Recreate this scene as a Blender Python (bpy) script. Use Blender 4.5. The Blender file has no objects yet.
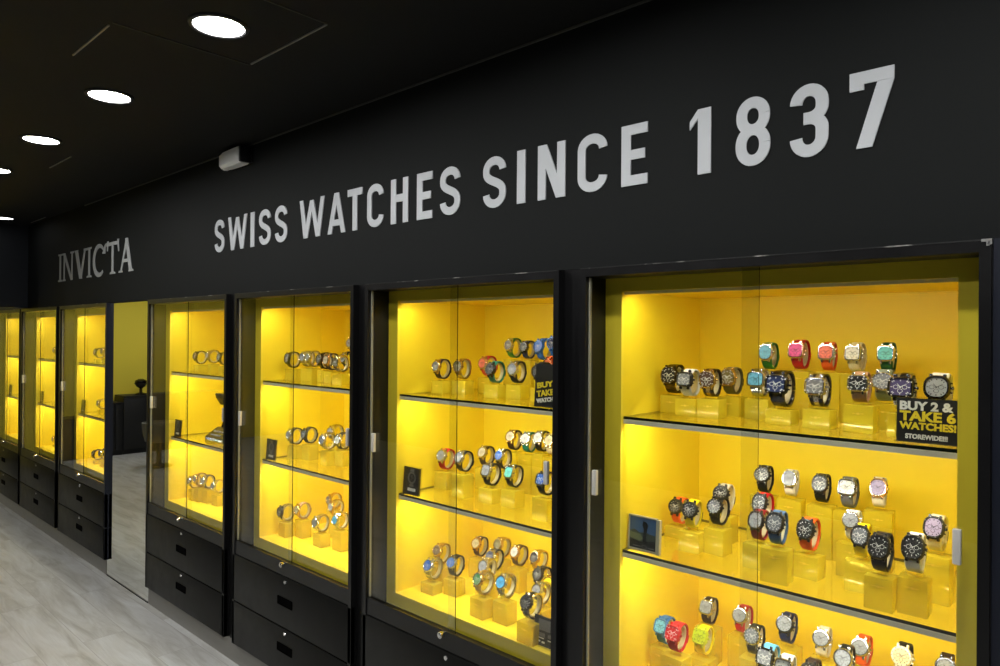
import bpy, bmesh, math, random
from mathutils import Vector, Matrix
random.seed(7)
SC = bpy.context.scene
COL = SC.collection
PI = math.pi
R = math.radians

# ------------------------------------------------------------------ materials
MATS = {}
def srgb(c):
    return tuple(((v/255)/12.92 if v/255 <= .04045 else ((v/255+.055)/1.055)**2.4) for v in c)
def mat(name, rgb, rough=.5, metal=0., coat=0., spec=.5, emit=None, trans=0., noise=0., nscale=40., bump=0.):
    if name in MATS: return MATS[name]
    m = bpy.data.materials.new(name); m.use_nodes = True
    nt = m.node_tree; b = nt.nodes['Principled BSDF']
    b.inputs['Base Color'].default_value = (*rgb, 1)
    b.inputs['Roughness'].default_value = rough
    b.inputs['Metallic'].default_value = metal
    b.inputs['Coat Weight'].default_value = coat
    b.inputs['Coat Roughness'].default_value = .08
    b.inputs['Specular IOR Level'].default_value = spec
    b.inputs['Transmission Weight'].default_value = trans
    if emit:
        b.inputs['Emission Color'].default_value = (*emit[0], 1)
        b.inputs['Emission Strength'].default_value = emit[1]
    if noise or bump:
        tc = nt.nodes.new('ShaderNodeTexCoord'); n = nt.nodes.new('ShaderNodeTexNoise')
        n.inputs['Scale'].default_value = nscale; n.inputs['Detail'].default_value = 4
        nt.links.new(tc.outputs['Object'], n.inputs['Vector'])
        if noise:
            mr = nt.nodes.new('ShaderNodeMapRange')
            mr.inputs['To Min'].default_value = rough-noise; mr.inputs['To Max'].default_value = rough+noise
            nt.links.new(n.outputs['Fac'], mr.inputs['Value']); nt.links.new(mr.outputs['Result'], b.inputs['Roughness'])
        if bump:
            bp = nt.nodes.new('ShaderNodeBump'); bp.inputs['Strength'].default_value = bump; bp.inputs['Distance'].default_value = .002
            nt.links.new(n.outputs['Fac'], bp.inputs['Height']); nt.links.new(bp.outputs['Normal'], b.inputs['Normal'])
    MATS[name] = m
    return m

def glass_mat(name, tint, ior=1.5, extra=0.):
    m = bpy.data.materials.new(name); m.use_nodes = True; nt = m.node_tree
    for n in list(nt.nodes): nt.nodes.remove(n)
    o = nt.nodes.new('ShaderNodeOutputMaterial'); mx = nt.nodes.new('ShaderNodeMixShader')
    t = nt.nodes.new('ShaderNodeBsdfTransparent'); g = nt.nodes.new('ShaderNodeBsdfGlossy')
    f = nt.nodes.new('ShaderNodeFresnel'); ge = nt.nodes.new('ShaderNodeNewGeometry'); mr = nt.nodes.new('ShaderNodeMapRange')
    mr.inputs['To Min'].default_value = ior; mr.inputs['To Max'].default_value = 1/ior      # thin sheet: no bending, no total reflection
    nt.links.new(ge.outputs['Backfacing'], mr.inputs['Value']); nt.links.new(mr.outputs['Result'], f.inputs['IOR'])
    t.inputs['Color'].default_value = (*tint, 1); g.inputs['Roughness'].default_value = .0
    g.inputs['Color'].default_value = (1, 1, 1, 1)
    nt.links.new(f.outputs[0], mx.inputs[0]); nt.links.new(t.outputs[0], mx.inputs[1]); nt.links.new(g.outputs[0], mx.inputs[2])
    nt.links.new(mx.outputs[0], o.inputs['Surface'])
    MATS[name] = m
    return m

YEL = mat('yellow_laminate', (.90, .68, .024), .42, spec=.35, noise=.06, nscale=9)
YELF = mat('yellow_edge_laminate', (.93, .72, .05), .38, spec=.35, noise=.05, nscale=12)
YWALL = mat('yellow_wall_paint', (.90, .74, .07), .7, spec=.3, bump=.05, nscale=120)
BLK = mat('black_lacquer', srgb((17, 17, 16)), .42, spec=.18, noise=.08, nscale=14, bump=.04)
BLKG = mat('black_frame', srgb((16, 16, 17)), .32, spec=.4, noise=.08, nscale=20)
BLKREFL = mat('black_panel_blue_reflection', srgb((24, 28, 40)), .4, spec=.4, noise=.06)  # black panels with their bluish reflection put into the base colour
HEAD = mat('black_wall_paint', srgb((24, 26, 26)), .7, spec=.12, bump=.06, nscale=90)
ENDW = mat('blue_black_paint', srgb((26, 30, 37)), .6, spec=.35, bump=.05, nscale=90)
CEIL = mat('black_ceiling_paint', srgb((17, 17, 16)), .75, spec=.25, bump=.08, nscale=70)
LETM = mat('pale_grey_vinyl', srgb((192, 196, 200)), .5, spec=.3)
LOGM = mat('grey_vinyl', srgb((165, 168, 168)), .5, spec=.3)
TRIMM = mat('grey_metal_bead', srgb((150, 150, 148)), .4, metal=.6)
LAMPD = mat('dim_downlight_lens', (1, 1, 1), .4, emit=((1, .985, .96), 8.))
CHAN = mat('pale_channel', (.76, .73, .60), .42, metal=.25)
ALU = mat('brushed_aluminium', (.55, .55, .53), .34, metal=.9, noise=.06, nscale=60)
HANDM = mat('pale_handle', (.72, .71, .66), .3, metal=.35)
CHROME = mat('polished_chrome', (.75, .75, .75), .14, metal=1.)
PLIN = mat('grey_kickboard', srgb((140, 138, 132)), .38, spec=.5, noise=.08, nscale=25)
WHITE = mat('white_plastic', srgb((244, 244, 242)), .45)
DARKP = mat('dark_plastic', srgb((18, 18, 20)), .4)
GEDGE = mat('dark_green_glass_edge', srgb((26, 34, 24)), .15, spec=.6)
PEDGE = mat('pale_glass_edge', srgb((150, 148, 132)), .25, spec=.6)
MIRR = mat('mirror_silver', (.82, .84, .82), .015, metal=1.)
GLASS = glass_mat('clear_door_glass', (.93, .94, .92))
SHELFG = glass_mat('clear_shelf_glass', (.97, .975, .95))
CLEAR = glass_mat('clear_acrylic', (.95, .95, .92), 1.42)
LED = mat('led_strip', (1, 1, 1), .5, emit=((1, .95, .80), 112.))
LAMP = mat('downlight_lens', (1, 1, 1), .4, emit=((1, .985, .96), 150.))
def acrylic_mat():
    m = glass_mat('yellow_acrylic', (.94, .89, .40), 1.49); nt = m.node_tree
    o = [n for n in nt.nodes if n.type == 'OUTPUT_MATERIAL'][0]; g = o.inputs['Surface'].links[0].from_node
    d = nt.nodes.new('ShaderNodeBsdfDiffuse'); d.inputs['Color'].default_value = (.84, .70, .05, 1)
    tl = nt.nodes.new('ShaderNodeMixShader'); tl.inputs[0].default_value = .34
    nt.links.new(g.outputs[0], tl.inputs[1]); nt.links.new(d.outputs[0], tl.inputs[2]); nt.links.new(tl.outputs[0], o.inputs['Surface'])
    return m
RISER = acrylic_mat()
HOLD = mat('cream_holder_plastic', (.72, .62, .36), .3, trans=.3)
MARK = mat('olive_engraving', (.42, .30, .03), .5)

def floor_mat():
    m = bpy.data.materials.new('grey_wood_plank'); m.use_nodes = True; nt = m.node_tree; b = nt.nodes['Principled BSDF']
    tc = nt.nodes.new('ShaderNodeTexCoord')
    br = nt.nodes.new('ShaderNodeTexBrick'); br.offset = .37; br.offset_frequency = 2
    br.inputs['Scale'].default_value = 1; br.inputs['Brick Width'].default_value = 1.2; br.inputs['Row Height'].default_value = .2
    br.inputs['Mortar Size'].default_value = .0016; br.inputs['Mortar Smooth'].default_value = .3
    br.inputs['Color1'].default_value = (.0, .0, .0, 1); br.inputs['Color2'].default_value = (1, 1, 1, 1); br.inputs['Mortar'].default_value = (.5, .5, .5, 1)
    nt.links.new(tc.outputs['Object'], br.inputs['Vector'])
    mp = nt.nodes.new('ShaderNodeMapping'); mp.inputs['Scale'].default_value = (1.1, 6.5, 1)
    nt.links.new(tc.outputs['Object'], mp.inputs['Vector'])
    # each plank shifts the grain
    sh = nt.nodes.new('ShaderNodeVectorMath'); sh.operation = 'MULTIPLY_ADD'
    nt.links.new(br.outputs['Color'], sh.inputs[0]); sh.inputs[1].default_value = (3.7, 9.1, 0); nt.links.new(mp.outputs[0], sh.inputs[2])
    n1 = nt.nodes.new('ShaderNodeTexNoise'); n1.inputs['Scale'].default_value = 1.6; n1.inputs['Detail'].default_value = 6; n1.inputs['Roughness'].default_value = .62; n1.inputs['Distortion'].default_value = .9
    nt.links.new(sh.outputs[0], n1.inputs['Vector'])
    n2 = nt.nodes.new('ShaderNodeTexNoise'); n2.inputs['Scale'].default_value = 9; n2.inputs['Detail'].default_value = 5
    mp2 = nt.nodes.new('ShaderNodeMapping'); mp2.inputs['Scale'].default_value = (.6, 7, 1)
    nt.links.new(sh.outputs[0], mp2.inputs['Vector']); nt.links.new(mp2.outputs[0], n2.inputs['Vector'])
    cr = nt.nodes.new('ShaderNodeValToRGB'); e = cr.color_ramp.elements
    e[0].position = .30; e[0].color = (*srgb((160, 158, 151)), 1); e[1].position = .72; e[1].color = (*srgb((206, 208, 208)), 1)
    x = e.new(.5); x.color = (*srgb((189, 189, 186)), 1)
    nt.links.new(n1.outputs['Fac'], cr.inputs['Fac'])
    mx = nt.nodes.new('ShaderNodeMix'); mx.data_type = 'RGBA'; mx.blend_type = 'MULTIPLY'; mx.inputs['Factor'].default_value = .28
    cr2 = nt.nodes.new('ShaderNodeValToRGB'); cr2.color_ramp.elements[0].position = .3; cr2.color_ramp.elements[0].color = (.6, .58, .54, 1); cr2.color_ramp.elements[1].position = .6; cr2.color_ramp.elements[1].color = (1, 1, 1, 1)
    nt.links.new(n2.outputs['Fac'], cr2.inputs['Fac'])
    nt.links.new(cr.outputs[0], mx.inputs['A']); nt.links.new(cr2.outputs[0], mx.inputs['B'])
    mo = nt.nodes.new('ShaderNodeMix'); mo.data_type = 'RGBA'; mo.inputs['B'].default_value = (*srgb((92, 88, 80)), 1)
    mf = nt.nodes.new('ShaderNodeMath'); mf.operation = 'MULTIPLY'; mf.inputs[1].default_value = .4
    nt.links.new(br.outputs['Fac'], mf.inputs[0]); nt.links.new(mf.outputs[0], mo.inputs['Factor'])
    nt.links.new(mx.outputs['Result'], mo.inputs['A']); nt.links.new(mo.outputs['Result'], b.inputs['Base Color'])
    b.inputs['Roughness'].default_value = .42; b.inputs['Specular IOR Level'].default_value = .4
    return m
FLOORM = floor_mat()

# ------------------------------------------------------------------ mesh helpers
def add_box(bm, a, b, mi=0, bev=0.):
    x0, x1 = sorted((a[0], b[0])); y0, y1 = sorted((a[1], b[1])); z0, z1 = sorted((a[2], b[2]))
    v = [bm.verts.new(p) for p in ((x0,y0,z0),(x1,y0,z0),(x1,y1,z0),(x0,y1,z0),(x0,y0,z1),(x1,y0,z1),(x1,y1,z1),(x0,y1,z1))]
    fs = []
    for q in ((0,3,2,1),(4,5,6,7),(0,1,5,4),(1,2,6,5),(2,3,7,6),(3,0,4,7)):
        f = bm.faces.new([v[i] for i in q]); f.material_index = mi; fs.append(f)
    if bev > 0:
        es = set(e for f in fs for e in f.edges)
        r = bmesh.ops.bevel(bm, geom=list(es), offset=bev, segments=2, affect='EDGES', profile=.5)
        for f in r['faces']: f.material_index = mi
    return fs
def add_rings(bm, rings, mi=0, close0=True, close1=True, loop=False):
    """skin a list of equally long closed vertex rings"""
    vr = [[bm.verts.new(p) for p in r] for r in rings]
    n = len(vr[0])
    pairs = list(zip(vr, vr[1:])) + ([(vr[-1], vr[0])] if loop else [])
    for a, b in pairs:
        for i in range(n):
            f = bm.faces.new((a[i], a[(i+1) % n], b[(i+1) % n], b[i])); f.material_index = mi
    if not loop:
        if close0: bm.faces.new(vr[0][::-1]).material_index = mi
        if close1: bm.faces.new(vr[-1]).material_index = mi
def add_cyl(bm, c0, c1, r0, r1=None, n=20, mi=0):
    r1 = r0 if r1 is None else r1
    c0, c1 = Vector(c0), Vector(c1); d = (c1-c0).normalized()
    u = d.orthogonal().normalized(); w = d.cross(u)
    f = lambda c, r: [c + r*(math.cos(2*PI*i/n)*u + math.sin(2*PI*i/n)*w) for i in range(n)]
    add_rings(bm, [f(c0, r0), f(c1, r1)], mi)
def add_lathe(bm, prof, n=32, mi=0, c=(0,0,0)):
    """profile (radius, z) about Z at c"""
    rings = [[(c[0]+r*math.cos(2*PI*i/n), c[1]+r*math.sin(2*PI*i/n), c[2]+z) for i in range(n)] for r, z in prof]
    add_rings(bm, rings, mi)
def finish(bm, smooth=True):
    bmesh.ops.recalc_face_normals(bm, faces=bm.faces)
    if smooth:
        for f in bm.faces: f.smooth = True
        for e in bm.edges:
            if len(e.link_faces) == 2 and e.calc_face_angle(0) > R(32): e.smooth = False
def to_mesh(bm, name, smooth=True):
    finish(bm, smooth)
    me = bpy.data.meshes.new(name); bm.to_mesh(me); bm.free()
    return me
def obj(name, bm, mats, parent=None, loc=(0,0,0), smooth=True, rot=None):
    me = bm if isinstance(bm, bpy.types.Mesh) else to_mesh(bm, name, smooth)
    o = bpy.data.objects.new(name, me); COL.objects.link(o)
    mats = mats if isinstance(mats, (list, tuple)) else [mats]
    while len(me.materials) < len(mats): me.materials.append(mats[len(me.materials)])
    for i, m in enumerate(mats):
        o.material_slots[i].link = 'OBJECT'; o.material_slots[i].material = m
    o.location = loc
    if rot: o.rotation_euler = rot
    if parent: o.parent = parent
    return o
def boxes(name, lst, m, parent=None, bev=0., off=(0,0,0)):
    bm = bmesh.new()
    for a, b in lst:
        add_box(bm, [a[i]-off[i] for i in range(3)], [b[i]-off[i] for i in range(3)], 0, bev)
    return obj(name, bm, m, parent, smooth=bev > 0)
def tag(o, label, cat, group=None):
    o['label'] = label; o['category'] = cat
    if group: o['group'] = group
    return o
def thing(name, loc, label, cat, group=None, rz=0., rx=0.):
    o = bpy.data.objects.new(name, None); COL.objects.link(o); o.empty_display_size = .05
    o.location = loc; o.rotation_euler = (rx, 0, rz)
    return tag(o, label, cat, group)
def struct(name, lst, m):
    o = boxes(name, lst, m); o['kind'] = 'structure'
    return o

# ------------------------------------------------------------------ flat lettering
def stroke2d(pts, t):
    """quads of constant thickness t along a polyline, mitred"""
    P = [Vector(pts[0])]
    for p in pts[1:]:
        if (Vector(p)-P[-1]).length > 1e-4: P.append(Vector(p))
    n = len(P); L, Rr = [], []
    for i in range(n):
        d0 = (P[i]-P[i-1]).normalized() if i else (P[1]-P[0]).normalized()
        d1 = (P[i+1]-P[i]).normalized() if i < n-1 else d0
        n0 = Vector((-d0.y, d0.x)); n1 = Vector((-d1.y, d1.x)); mm = (n0+n1)
        mm = mm.normalized() if mm.length > 1e-6 else n0
        k = t/2/max(.35, mm.dot(n0))
        L.append(P[i]+mm*k); Rr.append(P[i]-mm*k)
    return [(L[i], L[i+1], Rr[i+1], Rr[i]) for i in range(n-1)]
def arc(cx, cy, rx, ry, a0, a1, n=14):
    return [(cx+rx*math.cos(R(a0+(a1-a0)*i/n)), cy+ry*math.sin(R(a0+(a1-a0)*i/n))) for i in range(n+1)]
def bez(p0, p1, p2, p3, n=12):
    o = []
    for i in range(1, n):
        s = i/n; q = 1-s
        o.append(tuple(q**3*p0[k]+3*q*q*s*p1[k]+3*q*s*s*p2[k]+s**3*p3[k] for k in (0, 1)))
    return o
def rect(x0, y0, x1, y1): return [((x0,y0),(x1,y0),(x1,y1),(x0,y1))]
def glyph(ch, w, h, t):
    """condensed engineering-style capitals, box w x h, stem t"""
    a0, a1 = t/2, w-t/2; rx = (w-t)/2; ry = min(rx*1.15, h*.2); cx = w/2; b0, b1 = t/2, h-t/2
    tv = t*.94
    if ch == 'I': return rect(0, 0, w, h)
    if ch == 'E': return rect(0,0,t,h)+rect(0,0,w,tv)+rect(0,h-tv,w,h)+rect(0,h*.5-tv*.45,w*.9,h*.5+tv*.5)
    if ch == 'H': return rect(0,0,t,h)+rect(w-t,0,w,h)+rect(0,h*.48,w,h*.48+tv)
    if ch == 'T': return rect(0,h-tv,w,h)+rect(cx-t/2,0,cx+t/2,h)
    if ch == 'N': return rect(0,0,t,h)+rect(w-t,0,w,h)+[((w-t*1.12,0),(w-t*.0,0),(t*1.12,h),(0,h))]
    if ch == 'W':
        s = t*.92; c = w/2
        return [((w*.17,0),(w*.17+s*1.15,0),(s,h),(0,h)), ((w*.17,0),(w*.17+s*1.15,0),(c+s*.5,h*.96),(c-s*.5,h*.96)),
                ((w*.83-s*1.15,0),(w*.83,0),(c+s*.5,h*.96),(c-s*.5,h*.96)), ((w*.83-s*1.15,0),(w*.83,0),(w,h),(w-s,h))]
    if ch == 'A':
        s = t*.95
        return [((0,0),(s,0),(cx+s*.5,h),(cx-s*.55,h)), ((w-s,0),(w,0),(cx+s*.55,h),(cx-s*.5,h))]+rect(w*.2,h*.19,w*.8,h*.19+tv*.9)
    ry = b1-h*.735
    if ch == 'C': return stroke2d(arc(cx,b1-ry,rx,ry,0,180)+arc(cx,b0+ry,rx,ry,180,360), t)
    if ch == 'S':
        p = arc(cx,b1-ry,rx,ry,0,180)+[(a0,h*.70)]
        p += bez((a0,h*.70),(a0,h*.50),(a1,h*.52),(a1,h*.31),14)+[(a1,h*.31)]
        return stroke2d(p+arc(cx,b0+ry,rx,ry,0,-180), t)
    if ch == '1': return rect(w-t*1.12,0,w,h)+[((0,h*.70),(0,h*.83),(w-t*1.12,h),(w-t*1.12,h*.86))]
    if ch == '8':
        r2 = rx*.95; m = h*.525; q1 = (m-b0)*.46; q2 = (b1-m)*.46
        lo = arc(cx,m-q1,rx,q1,0,180)+arc(cx,b0+q1,rx,q1,180,360); lo.append(lo[0])
        up = arc(cx,b1-q2,r2,q2,0,180)+arc(cx,m+q2,r2,q2,180,360); up.append(up[0])
        return stroke2d(lo, t)+stroke2d(up, t)
    if ch == '3':
        m = h*.53; q = ry*.85
        up = arc(cx,b1-ry,rx,ry,180,0)+arc(cx,m+q,rx,q,0,-90,8)+[(w*.36,m)]
        lo = [(w*.36,m)]+arc(cx,m-q,rx,q,90,0,8)+arc(cx,b0+ry,rx,ry,0,-180)
        return stroke2d(up, t)+stroke2d(lo, t)+rect(cx, m-t*.4, w*.84, m+t*.4)
    if ch == '7': return rect(0,h-tv,w,h)+rect(0,h*.76,t,h)+[((w*.16,0),(w*.16+t*1.1,0),(w,h-tv*1.02),(w-t*1.12,h-tv*1.02))]
def serif_glyph(ch, w, h):
    s = .032; hs = .013
    def stem(x, y0=0, y1=None, ww=s): return rect(x-ww/2, y0, x+ww/2, h if y1 is None else y1)
    def ser(x, y, l=.033): return [((x-l,y),(x+l,y),(x+l*.8,y+hs),(x-l*.8,y+hs))]
    def sert(x, y, l=.033): return [((x-l*.8,y-hs),(x+l*.8,y-hs),(x+l,y),(x-l,y))]
    if ch == 'I': return stem(w/2)+ser(w/2,0,.05)+sert(w/2,h,.05)
    if ch == 'N': return stem(.03,ww=.022)+ser(.03,0)+sert(.01,h,.03)+stem(w-.03,ww=.022)+sert(w-.03,h,.04)+[((w-.055,0),(w-.018,0),(.05,h),(.0,h))]
    if ch == 'V': return [((w*.46,0),(w*.66,0),(.085,h),(.025,h)), ((w*.48,0),(w*.62,0),(w-.02,h),(w-.045,h))]+sert(.055,h,.04)+rect(w*.80,h-.016,w+.05,h)
    if ch == 'C':
        o = [(w*.5+w*.44*math.cos(R(a)), h*.5+h*.47*math.sin(R(a))) for a in range(48, 318, 9)]
        q = []
        for i in range(len(o)-1):
            f = .018+.022*math.sin(PI*i/(len(o)-1)); q += stroke2d([o[i], o[i+1]], f)
        return q+[((w*.74,h*.70),(w*.95,h*.68),(w*.98,h*1.0),(w*.90,h*.92))]
    if ch == 'T': return stem(w/2)+ser(w/2,0,.05)+rect(0,h-.022,w,h)+[((.012,h-.055),(.024,h-.055),(.04,h+.010),(.012,h+.010)), ((w-.014,h-.07),(w,h-.07),(w,h+.012),(w-.03,h+.012))]
    if ch == 'A': return [((w*.14,0),(w*.22,0),(w*.62,h),(w*.5,h)), ((w*.74,0),(w*.93,0),(w*.63,h*1.02),(w*.46,h*1.02))]+rect(w*.28,h*.30,w*.78,h*.30+.02)+ser(w*.16,0,.035)+ser(w*.85,0,.04)
def letter_bm(polys, d):
    bm = bmesh.new()
    for i, p in enumerate(polys):
        e = .000012*i
        a = [bm.verts.new((q[0], e, q[1])) for q in p]; b = [bm.verts.new((q[0], d, q[1])) for q in p]
        n = len(a)
        try:
            bm.faces.new(a); bm.faces.new(b[::-1])
        except ValueError: continue
        for i in range(n): bm.faces.new((a[i], a[(i+1) % n], b[(i+1) % n], b[i]))
    return bm
def font_mesh(txt, size, bold=.0, sx=1., extrude=.0006):
    c = bpy.data.curves.new('line', 'FONT'); c.body = txt; c.size = size; c.offset = bold; c.extrude = extrude; c.resolution_u = 3
    o = bpy.data.objects.new('line', c); COL.objects.link(o)
    bpy.context.view_layer.update()
    me = bpy.data.meshes.new_from_object(o.evaluated_get(bpy.context.evaluated_depsgraph_get()))
    COL.objects.unlink(o); bpy.data.objects.remove(o)
    me.transform(Matrix.Rotation(PI/2, 4, 'X') @ Matrix.Scale(sx, 4, (1, 0, 0)))
    me.materials.clear()
    return me
EXPOSURE = 0.0
LETTERS = [('S', -3.542, -3.438), ('W', -3.395, -3.202), ('I', -3.165, -3.129), ('S', -3.083, -2.976), ('S', -2.936, -2.831), ('W', -2.726, -2.535), ('A', -2.508, -2.383), ('T', -2.367, -2.269), ('C', -2.236, -2.134), ('H', -2.088, -1.988), ('E', -1.938, -1.855), ('S', -1.814, -1.714), ('S', -1.604, -1.504), ('I', -1.455, -1.421), ('N', -1.37, -1.265), ('C', -1.219, -1.117), ('E', -1.069, -0.987), ('1', -0.863, -0.805), ('8', -0.74, -0.655), ('3', -0.609, -0.524), ('7', -0.48, -0.392)]
LOGO = [('I', -6.232, -6.095), ('N', -6.095, -5.848), ('V', -5.834, -5.552), ('I', -5.552, -5.437), ('C', -5.412, -5.159), ('T', -5.147, -4.913), ('A', -4.923, -4.663)]
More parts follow.
